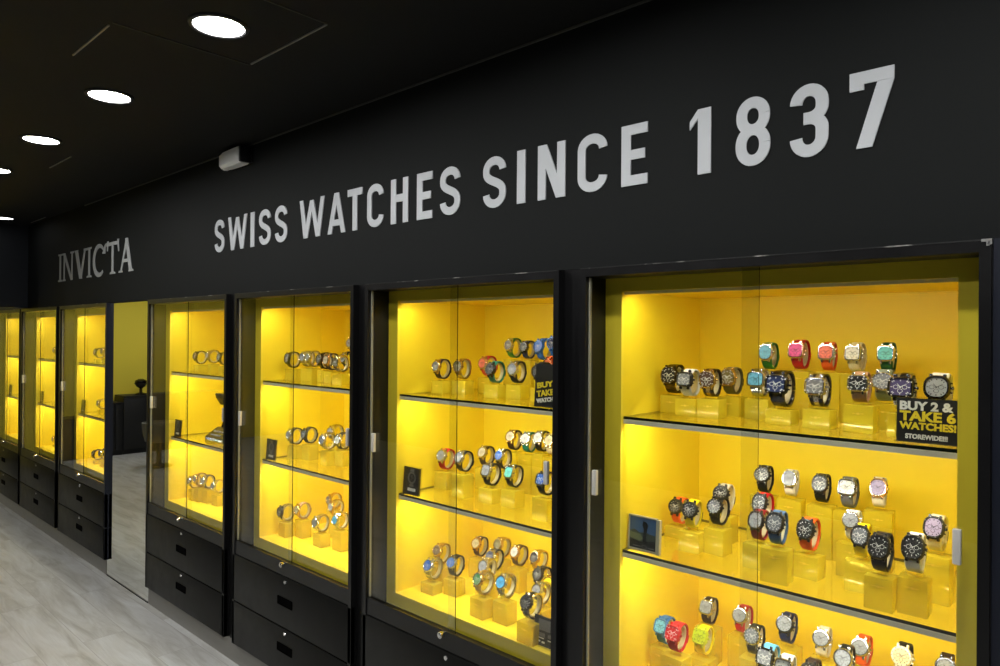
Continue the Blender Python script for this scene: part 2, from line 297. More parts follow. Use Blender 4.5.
WATCHES = '''
4 t -0.822 2.077 1.504 t green steel paleblue 1.00 10 0.068|pale blue dial, green strap
4 t -0.726 2.058 1.509 q red rosesteel pink 1.05 10 0.068|pink square dial, red strap
4 t -0.648 2.057 1.508 q orange steel salmon 1.00 10 0.068|salmon square dial, orange strap
4 t -0.576 2.057 1.507 q cream steel ivory 1.00 10 0.068|ivory square dial, cream strap
4 t -0.506 2.087 1.508 q darkgreen steel aqua 1.00 10 0.068|aqua square dial, dark green strap
4 t -1.056 1.930 1.426 t *bronze bronze dark 1.10 10 0.068|dark barrel case, bronze bracelet
4 t -0.977 1.877 1.425 q white dark greysilver 1.00 10 0.065|black square case, white strap
4 t -0.909 1.877 1.428 t *bronze gold brown 1.00 10 0.065|brown dial, gold case
4 t -0.888 1.967 1.431 t olive gold olive 1.00 10 0.068|olive dial, olive strap
4 t -0.798 1.947 1.431 q *steel steel paleblue 1.00 10 0.068|steel square case, ice blue dial
4 t -0.708 1.874 1.415 q *gunmetal gunmetal navy 1.20 10 0.068|gunmetal square case, navy dial
4 t -0.610 1.868 1.423 q *gunmetal steel grey 1.05 10 0.068|grey square dial, gunmetal bracelet
4 t -0.512 1.865 1.441 q tan steel black 0.95 10 0.068|black square dial, tan strap
4 t -0.485 1.967 1.440 r sage steel greysilver 1.00 10 0.068|silver dial, sage grey strap
4 t -0.413 1.850 1.430 q *steel gunmetal purple 1.10 10 0.063|purple square dial, steel bracelet
4 t -0.347 1.880 1.432 t white gunmetal silver 1.10 10 0.063|silver barrel case, white strap
4 m -0.832 2.066 1.137 r black dark silverdark 1.00 21 0.068|black round case, black strap
4 m -0.753 2.065 1.139 t ivory steel silver 0.95 21 0.068|silver barrel case, ivory strap
4 m -0.668 2.066 1.135 t black dark silverdark 1.00 21 0.068|black barrel case, black strap
4 m -0.597 2.067 1.132 q grey grey white 1.05 21 0.068|white square dial, grey strap
4 m -0.521 2.066 1.146 t ivory rose lilac 1.00 21 0.068|lilac dial, ivory strap
4 m -1.052 1.956 1.024 r orange dark black 1.00 21 0.068|black round dial, orange strap
4 m -0.956 1.856 1.049 r yellow dark black 1.00 21 0.061|black round dial, yellow strap
4 m -0.931 2.007 1.072 r ivory dark black 1.05 21 0.068|black round dial, ivory strap
4 m -0.892 1.886 1.063 r black gunmetal silverdark 1.00 21 0.061|grey round dial, black strap
4 m -0.784 1.936 1.084 t red dark silverdark 1.00 21 0.068|black case, red strap
4 m -0.757 1.846 1.057 t darkred dark silver 1.00 21 0.068|black case, dark red strap
4 m -0.682 1.777 1.076 t slateblue dark silverdark 1.05 21 0.068|black barrel case, slate blue strap
4 m -0.636 1.867 1.050 t orange dark black 1.05 21 0.068|black barrel case, orange strap
4 m -0.555 1.955 1.076 r white steel silver 0.95 21 0.068|white round case, white strap
4 m -0.506 1.856 1.065 t yellow dark silverdark 1.00 21 0.068|black barrel case, yellow strap
4 m -0.441 1.769 1.066 t black dark black 1.10 21 0.060|black barrel dial, wide black strap
4 m -0.378 1.789 1.073 t white dark black 1.10 21 0.060|black barrel dial, white strap
4 m -0.359 1.907 1.100 t ivory dark lilac 1.05 21 0.068|lilac barrel dial, ivory strap
4 b -1.060 1.884 0.675 q steelblue steelblue paleblue 1.00 23 0.068|steel blue case and strap
4 b -0.966 1.784 0.713 q red red red 1.00 23 0.068|red case, red strap
4 b -0.986 2.024 0.713 q darkbrown steel silver 1.00 23 0.068|silver square dial, dark brown strap
4 b -0.940 1.894 0.678 q yellow lime lime 1.00 23 0.068|lime square dial, yellow strap
4 b -0.878 2.024 0.718 r red steel silver 1.00 23 0.068|silver round dial, red strap
4 b -0.791 1.904 0.720 r black steel silverdark 1.00 23 0.068|grey round dial, black strap
4 b -0.747 2.025 0.727 r navy gunmetal silver 1.05 23 0.068|silver round dial, navy strap
4 b -0.715 1.805 0.717 q skyblue gunmetal greysilver 1.05 23 0.068|grey square dial, sky blue strap
4 b -0.639 1.724 0.744 q white steel white 1.00 23 0.068|white square dial, white strap
4 b -0.649 2.024 0.719 r ivory steel silver 1.00 23 0.068|silver round dial, translucent ivory strap
4 b -0.549 2.024 0.726 r orange steel silver 1.00 23 0.068|silver round dial, orange strap
4 b -0.551 1.884 0.743 r black steel silver 1.00 23 0.068|silver round dial, black strap
4 b -0.448 2.005 0.738 r black cream cream 1.05 23 0.068|cream round dial, black strap
4 b -0.350 1.984 0.752 r darkbrown gunmetal silver 1.00 23 0.068|dark dial at right end, brown strap
4 b -0.612 1.824 0.709 r darkbrown dark brown 1.00 23 0.068|brown round dial, dark brown strap
3 t -2.037 1.867 1.424 r darkbrown gold grey 1.00 10 0.068|grey dial, dark brown strap
3 t -1.950 1.897 1.427 r *champagne gold olive 1.00 10 0.068|olive dial, champagne bracelet
3 t -1.908 1.997 1.437 r red rose salmon 1.00 10 0.068|salmon dial, red strap
3 t -1.755 1.877 1.423 r teal gunmetal dark 1.00 10 0.068|dark dial, teal strap
3 t -1.666 1.897 1.426 r black steel greysilver 1.00 10 0.068|grey dial, black strap
3 t -1.862 2.097 1.508 r green steel grey 1.00 10 0.068|grey dial, green strap
3 t -1.783 2.093 1.507 r navy gunmetal slate 0.90 10 0.068|slate dial, navy strap
3 t -1.682 2.068 1.505 r blue blue blue 1.05 10 0.059|fully seen blue dial
3 t -1.619 2.068 1.517 r blue blue navy 1.05 10 0.059|blue case half behind post
3 t -1.533 1.878 1.423 r black dark black 1.05 10 0.068|black dial, black strap
3 t -1.557 1.967 1.446 r orange copper copper 1.00 10 0.068|copper dial, orange strap
3 m -2.059 1.907 1.059 r red steel silver 1.05 21 0.068|silver dial, red strap
3 m -1.904 1.856 1.079 r black steel greysilver 1.00 21 0.068|grey dial, black strap
3 m -1.948 2.026 1.073 r darkbrown champagne champagne 1.00 21 0.068|champagne dial, dark brown strap
3 m -1.809 1.975 1.087 r black steel blue 0.95 21 0.068|blue dial, black strap
3 m -1.771 1.867 1.044 q black steel silver 1.05 21 0.068|silver square dial, black strap
3 m -1.667 1.876 1.053 q black steel aqua 1.00 21 0.068|aqua square dial, black strap
3 m -1.852 2.086 1.141 r darkbrown gold champagne 1.00 21 0.068|champagne dial, gold case
3 m -1.774 2.086 1.141 r teal steel white 1.00 21 0.063|white dial, teal strap
3 m -1.708 2.086 1.152 r black steel white 1.00 21 0.051|white dial, black strap
3 m -1.654 2.086 1.146 r cream champagne cream 1.00 21 0.051|cream dial, cream strap
3 m -1.478 1.826 1.063 q black dark blue 1.00 21 0.068|blue square dial, black case
3 b -2.078 1.904 0.679 r *gold gold brown 1.00 23 0.068|brown dial, gold bracelet
3 b -2.030 1.815 0.648 r *steel steel blue 1.05 23 0.068|blue dial, steel bracelet
3 b -1.954 1.864 0.668 r black steel blue 1.00 23 0.068|blue dial, black strap
3 b -2.018 2.064 0.685 r brown rose champagne 1.00 23 0.068|champagne dial, brown strap
3 b -1.894 2.064 0.707 r *gold gold olive 1.00 23 0.068|olive dial, gold bracelet
3 b -1.852 1.974 0.689 r black steel navy 1.00 23 0.068|navy dial, black strap
3 b -1.783 1.864 0.693 r *steel steel silver 1.00 23 0.068|silver dial, steel bracelet
3 b -1.729 1.785 0.675 r *champagne gold green 1.05 23 0.068|green dial, two tone bracelet
3 b -1.637 1.805 0.682 r *steel steel skyblue 1.05 23 0.068|sky blue dial, steel bracelet
3 b -1.804 2.064 0.695 r brown rose white 1.00 23 0.068|white dial, brown strap
3 b -1.702 2.064 0.698 r *gold gold dark 1.00 23 0.068|dark dial, gold bracelet
3 b -1.604 1.964 0.681 r black dark dark 1.00 23 0.068|dark dial, black strap
3 b -1.525 1.924 0.679 r *gold yellowgold yellow 1.00 23 0.068|yellow dial, gold case
3 b -1.500 1.833 0.687 r *steel steel silver 0.95 23 0.068|silver dial, small steel bracelet
3 b -1.471 1.745 0.674 r *champagne gunmetal black 1.05 23 0.068|black dial, two tone bracelet
2 t -3.111 1.850 1.428 t *gunmetal gunmetal grey 1.00 6 0.068|grey barrel case
2 t -3.023 1.880 1.435 r *steel steel slate 1.00 6 0.051|slate dial, steel bracelet
2 t -2.970 1.880 1.436 r *champagne steel slate 1.00 6 0.051|slate dial, two tone bracelet
2 t -2.874 1.880 1.430 r *bronze bronze dark 1.00 6 0.056|dark dial, bronze bracelet
2 t -2.816 1.880 1.427 q darkbrown rose champagne 1.00 6 0.056|rose square case, brown strap
2 t -2.682 1.840 1.423 q *champagne champagne olive 1.00 6 0.068|olive square dial, champagne bracelet
2 t -2.824 1.980 1.434 r black steel silver 1.00 6 0.068|silver dial, black strap
2 t -2.919 2.080 1.504 r *steel steel silver 1.00 6 0.068|silver dial, tallest riser
2 m -3.086 1.852 1.049 r black steel silver 1.05 6 0.068|silver dial, first in row
2 m -3.000 1.880 1.062 r black dark slate 1.00 6 0.068|slate dial, black case
2 m -2.812 1.860 1.055 r *steel steel slate 1.00 6 0.059|slate dial, low steel bracelet
2 m -2.959 2.004 1.059 r *champagne champagne silver 1.10 6 0.068|silver dial, raised bracelet
2 m -2.750 1.900 1.058 r black steel white 1.00 6 0.059|white dial, black strap
2 b -3.112 1.822 0.672 r *steel dark slate 1.05 6 0.068|slate dial, first in row
2 b -3.040 1.870 0.688 r tan gold champagne 1.00 6 0.068|champagne dial, tan strap
2 b -2.849 1.852 0.662 r *champagne steel silver 1.05 6 0.068|silver dial, front bracelet
2 b -3.053 2.060 0.702 r *gold gold brown 1.00 6 0.068|brown dial, raised gold bracelet
2 b -2.915 1.980 0.705 r *champagne gold silver 1.00 6 0.068|silver dial, gold case
2 b -2.731 1.880 0.695 r *steel steel skyblue 1.00 6 0.068|sky blue dial, steel bracelet
1 t -4.174 1.860 1.410 r *bronze bronze brown 1.00 6 0.068|brown dial, bronze bracelet
1 t -4.089 1.900 1.417 r *champagne champagne silver 1.00 6 0.054|silver dial, champagne bracelet
1 t -4.032 1.940 1.406 r *gunmetal gunmetal grey 1.00 6 0.054|grey dial, gunmetal bracelet
1 b -4.172 1.830 0.668 r *champagne steel slate 1.00 6 0.055|slate dial, first in row
1 b -4.113 1.840 0.687 r *gold gold silver 1.00 6 0.055|silver dial, gold bracelet
1 b -4.052 1.860 0.681 r black steel silver 1.00 6 0.059|silver dial, black strap
1 b -3.944 1.870 0.667 r *steel steel slate 1.00 6 0.068|slate dial, steel bracelet
5 t -5.840 1.830 1.397 r *gunmetal gunmetal grey 1.00 6 0.068|grey dial, gunmetal bracelet
5 t -5.687 1.830 1.408 r *champagne steel silver 1.00 6 0.068|silver dial, two tone bracelet
5 m -5.828 1.850 1.010 r *champagne champagne brown 1.00 6 0.068|brown dial, champagne bracelet
5 b -5.831 1.820 0.627 r black dark slate 1.00 6 0.068|slate dial, black strap
5 b -5.678 1.820 0.653 r black steel dark 1.00 6 0.068|dark dial, black strap
6 t -6.916 1.840 1.390 r *champagne gold silver 1.00 6 0.068|silver dial, champagne bracelet
6 b -6.921 1.840 0.622 r *champagne gold slate 1.00 6 0.068|slate dial, champagne bracelet
'''
# ------------------------------------------------------------------ the room
GY = 1.632            # sliding glass plane
FY = 1.615            # front of the cabinet frames and drawers
FZ = -.016            # floor level
PY = 1.638            # recessed kickboard, filler and mirror plane
HY = 1.650            # face of the black header
CZ = 2.51
struct('floor', [((-10.3, -3.4, -.10), (3.2, 2.4, FZ))], FLOORM)
struct('ceiling', [((-10.3, -3.4, CZ), (3.2, 2.4, CZ+.1))], CEIL)
struct('wall_front', [((-10.3, 2.26, FZ), (3.2, 2.40, CZ))], HEAD)
struct('wall_header', [((-7.08, HY, 1.794), (3.2, 2.26, CZ))], HEAD)
struct('wall_left', [((-10.30, -3.4, FZ), (-10.20, 2.26, CZ))], YWALL)
struct('wall_soffit', [((-10.2, HY+.004, 1.794), (-7.10, 2.26, CZ))], ENDW)
struct('wall_bulkhead', [((-7.22, 1.25, 1.80), (-7.08, HY, CZ))], ENDW)
struct('wall_back', [((-10.3, -3.4, FZ), (3.2, -3.3, CZ))], HEAD)
struct('wall_right', [((3.1, -3.3, FZ), (3.2, 2.26, CZ))], HEAD)
struct('wall_pillar', [((-.214, FY+.007, FZ), (3.1, 2.26, 1.792))], BLKREFL)
# thin bright bead where the header meets the ceiling and round the ceiling access panels
struct('trim_1', [((-5.6, HY-.006, CZ-.007), (3.1, HY, CZ-.001))], mat('dark_bead', srgb((70, 70, 66)), .5))
struct('trim_2', [((-2.590, .721, CZ-.004), (-2.257, .726, CZ))], TRIMM)
struct('trim_3', [((-2.221, 1.150, CZ-.004), (-1.770, 1.155, CZ))], TRIMM)
struct('trim_4', [((-4.471, 1.137, CZ-.004), (-4.094, 1.142, CZ))], TRIMM)
struct('trim_5', [((-6.857, 1.612, CZ-.004), (-6.430, 1.618, CZ))], TRIMM)
SEAM = mat('ceiling_seam', srgb((58, 56, 52)), .6)
struct('trim_6', [((-2.234, .726, CZ-.003), (-2.230, 1.150, CZ))], SEAM)
struct('trim_7', [((-1.768, .6, CZ-.003), (-1.764, 1.150, CZ))], SEAM)
struct('baseboard_right', [((-4.350, PY, FZ), (3.1, 2.20, .090))], PLIN)
struct('baseboard_left', [((-10.1, PY, FZ), (-5.066, 2.20, .090))], PLIN)

# ------------------------------------------------------------------ lettering on the header
t = thing('wall_lettering', (-1.95, HY, 2.095), 'pale grey capital letters spelling SWISS WATCHES SINCE 1837 along the black header', 'sign')
for ch, x0, x1 in LETTERS:
    st = {'1': .0315, '8': .0265, '3': .0275, '7': .0290, 'I': .034, 'W': .0290, 'N': .0305, 'S': .0270, 'C': .0275}.get(ch, .0295)
    o = obj('letter', letter_bm(glyph(ch, x1-x0, .1665, st), .004), LETM, t, (x0+1.95, -.004, 2.0125-2.095), smooth=False)
t = thing('wall_logo', (-5.45, HY, 2.08), 'grey serif shop name on the black header above the mirror', 'sign')
for ch, x0, x1 in LOGO:
    o = obj('letter', letter_bm(serif_glyph(ch, x1-x0, .212), .004), LOGM, t, (x0+5.45, -.004, 1.984-2.08), smooth=False)

# ------------------------------------------------------------------ downlights
def downlight(x, y, label, lens=None):
    t = thing('downlight', (x, y, CZ), label, 'ceiling light', 'round recessed ceiling downlights')
    bm = bmesh.new(); add_lathe(bm, [(.071, 0), (.071, -.006), (.075, -.009), (.084, -.006), (.086, 0)], 40)
    obj('trim_ring', bm, DARKP, t)
    bm = bmesh.new(); add_lathe(bm, [(.070, 0), (.070, -.004), (.056, -.0055), (.02, -.006)], 40)
    obj('lens', bm, lens or LAMP, t)
names = {0: 'round ceiling downlight, topmost and largest, above the word WATCHES', 1: 'round ceiling downlight second in the row from the largest',
         2: 'round ceiling downlight third in the row from the largest', 3: 'round ceiling downlight fourth in the row, cut by the picture edge'}
for n in range(4): downlight(-2.016-.914*n, .944, names[n])
downlight(-6.74, 1.395, 'small far ceiling downlight close to the header corner', LAMPD)
OFF = 'unseen round ceiling downlight put in to light the shop'
for x, y in ((-1.117, .944), (-.219, .944), (.68, .944), (1.58, .944), (-4.2, .1), (-2.9, .1), (-1.6, .1), (-.3, .1), (1.0, .1),  # same row continued, then an unseen row added for frontal light
             (-8.2, -.2), (-9.0, .5), (-9.0, -.5), (-9.0, -1.6)):  # unseen downlights added to brighten the yellow end wall
    downlight(x, y, OFF)

# ------------------------------------------------------------------ white fixture on the header
t = thing('emergency_light', (-3.28, HY, 2.462), 'small white box fixture with dark end cap mounted high on the black header', 'wall fixture')
bm = bmesh.new()
pr = [(-.115, .0), (.095, .0), (.095, .0)]
rings = []
for x, z0, z1, d in ((-.135, -.040, .012, .030), (-.118, -.044, .026, .052), (-.06, -.048, .032, .062), (.085, -.048, .034, .066), (.098, -.044, .030, .058)):
    rings.append([(x, -.006, z0), (x, -.006, z1), (x, -d*.8, z1), (x, -d, z1-.008), (x, -d, z0+.012), (x, -d*.75, z0)])
add_rings(bm, rings); obj('housing', bm, WHITE, t)
boxes('end_cap', [((.099, -.060, -.044), (.116, -.004, .032))], DARKP, t, .004)
boxes('back_plate', [((-.12, -.006, -.042), (.13, 0, .034))], DARKP, t)
bm = bmesh.new(); add_cyl(bm, (-.09, -.03, -.052), (-.09, -.03, -.040), .014, .018); obj('lamp_lens', bm, WHITE, t)

# ------------------------------------------------------------------ mirror between the cabinets
t = thing('wall_mirror', (-4.71, PY, FZ), 'tall frameless wall mirror between the two runs of black cabinets', 'mirror')
boxes('mirror_glass', [((-5.052, PY, FZ+.008), (-4.352, PY+.008, 1.786))], MIRR, t, off=(-4.71, PY, FZ))
boxes('backing_board', [((-5.052, PY+.008, FZ+.004), (-4.352, PY+.03, 1.788))], DARKP, t, off=(-4.71, PY, FZ))
boxes('bottom_seal', [((-5.052, PY-.003, FZ+.001), (-4.352, PY+.008, FZ+.008))], DARKP, t, off=(-4.71, PY, FZ))

# ------------------------------------------------------------------ display cabinets
CABS = {  # opening left, right, label
 4: (-1.164, -.2363, 'tall yellow-lined watch cabinet with the framed photo and the BUY 2 sign'),
 3: (-2.182, -1.281, 'tall yellow-lined watch cabinet third to the right of the mirror'),
 2: (-3.2366, -2.298, 'tall yellow-lined watch cabinet second to the right of the mirror'),
 1: (-4.321, -3.363, 'tall yellow-lined watch cabinet standing directly to the right of the mirror'),
 5: (-6.0306, -5.055, 'tall yellow-lined watch cabinet standing directly to the left of the mirror'),
 6: (-7.125, -6.142, 'tall yellow-lined watch cabinet second to the left of the mirror'),
 7: (-8.18, -7.202, 'tall yellow-lined watch cabinet farthest left, cut by the picture edge'),
}
SHELF = {'t': 1.367, 'm': .982, 'b': .598}
BACK = 2.20
FACE = 1.715
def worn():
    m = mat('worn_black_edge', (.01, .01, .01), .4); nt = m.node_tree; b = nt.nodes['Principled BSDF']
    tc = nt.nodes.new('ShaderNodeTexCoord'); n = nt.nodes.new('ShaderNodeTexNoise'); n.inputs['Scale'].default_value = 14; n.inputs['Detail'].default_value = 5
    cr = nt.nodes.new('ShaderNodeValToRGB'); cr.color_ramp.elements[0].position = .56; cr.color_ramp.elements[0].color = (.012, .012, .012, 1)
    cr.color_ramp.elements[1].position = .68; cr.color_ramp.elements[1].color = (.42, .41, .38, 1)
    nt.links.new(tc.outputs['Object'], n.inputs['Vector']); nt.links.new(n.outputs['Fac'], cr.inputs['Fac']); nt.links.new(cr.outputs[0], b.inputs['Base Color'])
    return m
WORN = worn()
def cabinet(cid):
    XL, XR, label = CABS[cid]; X0, X1 = XL-.02, XR+.02; xc = (X0+X1)/2
    O = (xc, FY, 0)
    t = thing('display_cabinet', O, label, 'display cabinet', 'black watch cabinets along the wall')
    B = lambda n, l, m, p=None, bev=0.: boxes(n, l, m, p or t, bev, O)
    il, ir = XL+.055, XR-.05
    side = BLKREFL if cid == 5 else BLKG  # same black as the rest; reflected blue is painted in
    B('side_panel', [((X0, FY, .092), (XL, 2.235, 1.790))], BLKG)
    B('side_panel', [((XR, FY, .092), (X1, 2.235, 1.790))], side)
    B('top_panel', [((XL, FY, 1.7665), (XR, 2.235, 1.790))], BLKG)
    B('back_board', [((XL, 2.222, .092), (XR, 2.235, 1.7665))], DARKP)
    B('bottom_rail', [((XL, FY+.004, .530), (XR, FACE+.01, .548)), ((XL, FY+.004, .548), (XR, FY+.012, .5925)), ((XL, FY+.036, .548), (XR, FY+.040, .572))], BLKG)
    B('face_frame', [((XL, FACE, .548), (il, FACE+.010, 1.7665)), ((ir, FACE, .548), (XR, FACE+.010, 1.7665)),
                     ((il, FACE, 1.727), (ir, FACE+.010, 1.7665)), ((il, FACE, .548), (ir, FACE+.010, .598))], YELF)
    B('liner', [((il-.010, FACE+.010, .588), (il, BACK, 1.737)), ((ir, FACE+.010, .588), (ir+.010, BACK, 1.737)),
                ((il, BACK, .588), (ir, BACK+.010, 1.737)), ((il, FACE+.010, 1.727), (ir, BACK, 1.737)), ((il, FACE+.010, .588), (ir, BACK, .598))], YEL)
    def led(parent, z, up=-.0005, hh=.013):
        B('light_channel', [((il+.0015, FACE+.0115, z-hh), (ir-.0015, FACE+.020, z+up))], CHAN, parent)
        # the tape sits behind the channel and faces down and back
        bm = bmesh.new(); lo = z-hh+.0025
        p = [(il+.04, FACE+.0205, z-.001), (ir-.02, FACE+.0205, z-.001), (ir-.02, FACE+.0205, lo), (il+.04, FACE+.0205, lo)]
        q = [(x, y+.010, zz if i < 2 else z-.003) for i, (x, y, zz) in enumerate(p)]
        v = [bm.verts.new((a-O[0], b-O[1], c-O[2])) for a, b, c in p+q]
        for f in ((0,1,2,3), (7,6,5,4), (0,4,5,1), (1,5,6,2), (2,6,7,3), (3,7,4,0)): bm.faces.new([v[i] for i in f]).material_index = 1 if f == (2,6,7,3) else 0
        obj('light_strip', bm, [CHAN, LED], parent, smooth=False)
    for lv in ('t', 'm'):
        z = SHELF[lv]
        bm = bmesh.new()
        fs = add_box(bm, (il+.001-O[0], FACE+.012-O[1], z-.008), (ir-.001-O[0], BACK-.001-O[1], z))
        for f in fs:
            if abs(f.normal.z) < .5: f.material_index = 0
        bm.normal_update()
        for f in bm.faces: f.material_index = 1 if abs(f.normal.z) < .5 else 0
        s = obj('glass_shelf', bm, [SHELFG, GEDGE], t, smooth=False)
        led(s, z-.008)
    led(t, 1.727, .003, .008)
    xm = XL*.5+XR*.5
    for k, (a, b, y0) in enumerate(((XL+.001, xm+.028, GY-.003), (xm-.019, XR-.001, GY+.008))):
        bm = bmesh.new(); add_box(bm, (a-O[0], y0-O[1], .572), (b-O[0], y0+.004-O[1], 1.766)); bm.normal_update()
        for f in bm.faces: f.material_index = 1 if abs(f.normal.y) < .5 and k == 0 else 0
        d = obj('glass_door', bm, [GLASS, GEDGE], t, smooth=False)
        hx = XL+.031 if k == 0 else XR-.036
        if k == 0: B('edge_trim', [((a, y0-.001, .5935), (a+.005, y0+.007, 1.764))], PEDGE, d)
        B('handle', [((hx-.0075, y0-.013, 1.152), (hx+.0075, y0-.0005, 1.222))], HANDM, d, .002)
    bm = bmesh.new(); add_cyl(bm, (xm-.02-O[0], -.012, .5795), (xm-.02-O[0], .006, .5795), .011, .011, 20); add_cyl(bm, (xm-.02-O[0], -.016, .5795), (xm-.02-O[0], -.012, .5795), .006, .008, 16)
    obj('door_lock', bm, CHROME, t)
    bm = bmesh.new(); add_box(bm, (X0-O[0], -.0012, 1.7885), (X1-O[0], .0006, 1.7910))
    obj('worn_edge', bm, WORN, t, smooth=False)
    if cid == 4:
        bm = bmesh.new(); b0 = X1-O[0]
        add_box(bm, (b0-.016, -.0020, 1.786), (b0+.001, .0, 1.7915)); add_box(bm, (b0-.008, -.0020, 1.778), (b0-.003, .0, 1.786)); add_box(bm, (b0-.005, -.0020, 1.780), (b0+.0012, 0, 1.787))
        obj('chipped_corner', bm, TRIMM, t, smooth=False)
    for z0, z1 in ((.305, .526), (.094, .299)):
        d = B('drawer', [((X0, FY, z0), (X1, FY+.02, z1)), ((X0+.03, FY+.02, z0+.02), (X1-.03, 2.15, z1-.03))], BLK, None, .0015)
        zc = z0+.112 if z0 > .3 else z0+.118
        B('pull', [((xc-.060, FY-.0035, zc+.014), (xc+.060, FY-.0003, zc+.018)), ((xc-.060, FY-.0035, zc-.018), (xc+.060, FY-.0003, zc-.015)),
                   ((xc-.060, FY-.0035, zc-.015), (xc-.056, FY-.0003, zc+.014)), ((xc+.056, FY-.0035, zc-.015), (xc+.060, FY-.0003, zc+.014)),
                   ((xc-.056, FY-.0010, zc-.015), (xc+.056, FY-.0003, zc+.014))], mat('black_recess', (.001, .001, .001), .9, spec=.03), d)
        bm = bmesh.new(); add_cyl(bm, (0, -.003, z1-.02), (0, 0, z1-.02), .0075, .0085, 18); add_box(bm, (-.001, -.0034, z1-.025), (.001, -.0028, z1-.015))
        obj('drawer_lock', bm, CHROME, d)
    return t
for c in CABS: cabinet(c)
# black filler boards in the gaps between neighbouring cabinets
n = 8
for a, b in ((4, 3), (3, 2), (2, 1), (5, 6), (6, 7)):
    struct('trim_%d' % n, [((CABS[b][1]+.0205, PY+.004, .09), (CABS[a][0]-.0205, 2.2, 1.792))], BLKG); n += 1
struct('trim_%d' % n, [((-.2158, PY-.02, .09), (-.2145, 2.2, 1.792))], BLKG)
# ------------------------------------------------------------------ watches
PAL = {k: srgb(v) for k, v in dict(green=(40,110,35), darkgreen=(25,80,40), red=(190,25,30), darkred=(130,20,25), orange=(235,95,25), cream=(225,210,160), white=(222,222,217),
    olive=(95,85,35), tan=(165,125,90), sage=(130,140,120), black=(16,16,17), ivory=(232,222,195), grey=(105,105,105), yellow=(240,215,10), slateblue=(70,100,140),
    steelblue=(45,100,160), darkbrown=(45,28,20), navy=(25,40,85), skyblue=(90,170,225), teal=(20,110,90), blue=(30,90,180), brown=(72,50,36),
    paleblue=(120,195,225), pink=(240,90,150), salmon=(240,120,90), aqua=(110,205,200), dark=(26,26,30), greysilver=(128,132,138), purple=(70,60,100), silver=(150,153,158),
    silverdark=(95,98,105), lilac=(165,150,185), lime=(170,185,40), champagne=(205,192,158), copper=(190,95,50), slate=(75,85,100), gold=(185,158,105), bronze=(82,72,56)).items()}
METAL = {k: srgb(v) for k, v in dict(steel=(205,205,208), rosesteel=(225,190,190), bronze=(84,74,58), dark=(28,28,31), gold=(205,178,118), gunmetal=(85,85,92), rose=(212,178,155), grey=(120,122,124),
    cream=(235,228,205), lime=(190,200,40), steelblue=(60,115,170), red=(190,30,40), blue=(40,100,190), copper=(190,95,50), champagne=(205,194,165), yellowgold=(240,215,60)).items()}
def strap_mat(k): return mat('rubber_strap_'+k, PAL[k], .45, spec=.4)
def metal_mat(k):
    if k in ('dark', 'cream', 'lime', 'steelblue', 'red', 'blue'): return mat('coated_case_'+k, METAL[k], .28, metal=.25, coat=.4)
    return mat('metal_'+k, METAL[k], .2, metal=1.)
def dial_mat(k): return mat('dial_'+k, PAL[k], .42, coat=.2, spec=.3)
NS = 44
def outline(shape, k=1.):
    pts = []
    for i in range(NS):
        a = 2*PI*i/NS; c, s = math.cos(a), math.sin(a)
        if shape == 'r': x, z = .0235*c, .0235*s
        elif shape == 't':
            e = .62; x = .0215*math.copysign(abs(c)**e, c); z = .0255*math.copysign(abs(s)**e, s); x *= 1-.20*(z/.0255)**2
        else:
            e = .36; x = .0220*math.copysign(abs(c)**e, c); z = .0220*math.copysign(abs(s)**e, s); x *= 1-.05*(z/.022)**2; z *= 1-.05*(x/.022)**2
        pts.append((x*k, z*k))
    return pts
MESH = {}
CZ0 = .0445           # case centre above the watch's lowest point
CZR = .0400           # centre of the strap loop
def ring_at(shape, k, y): return [(x, y, z+CZ0) for x, z in outline(shape, k)]
def mesh_case(sh):
    bm = bmesh.new()
    add_rings(bm, [ring_at(sh, .86, -.0300), ring_at(sh, .98, -.0318), ring_at(sh, 1.0, -.0340), ring_at(sh, 1.0, -.0392), ring_at(sh, .96, -.0412)])
    for s in (-1, 1):                     # lugs
        for x in (-.0105, .0105):
            zz = CZ0+s*.0225
            add_box(bm, (x-.0025, -.0385, zz-.006), (x+.0025, -.0300, zz+.006), 0, .001)
    return to_mesh(bm, 'watch_case')
def mesh_bezel(sh):
    bm = bmesh.new()
    add_rings(bm, [ring_at(sh, .95, -.0405), ring_at(sh, .955, -.0428), ring_at(sh, .90, -.0446), ring_at(sh, .80, -.0448), ring_at(sh, .765, -.0436), ring_at(sh, .765, -.0405)], loop=True)
    n = 8 if sh != 'r' else 12            # small screws or marks round the bezel
    for i in range(n):
        x, z = outline(sh, .852)[int((i+.5)*NS/n) % NS]
        add_cyl(bm, (x, -.0452, z+CZ0), (x, -.0444, z+CZ0), .0011, n=8, mi=1)
    return to_mesh(bm, 'watch_bezel')
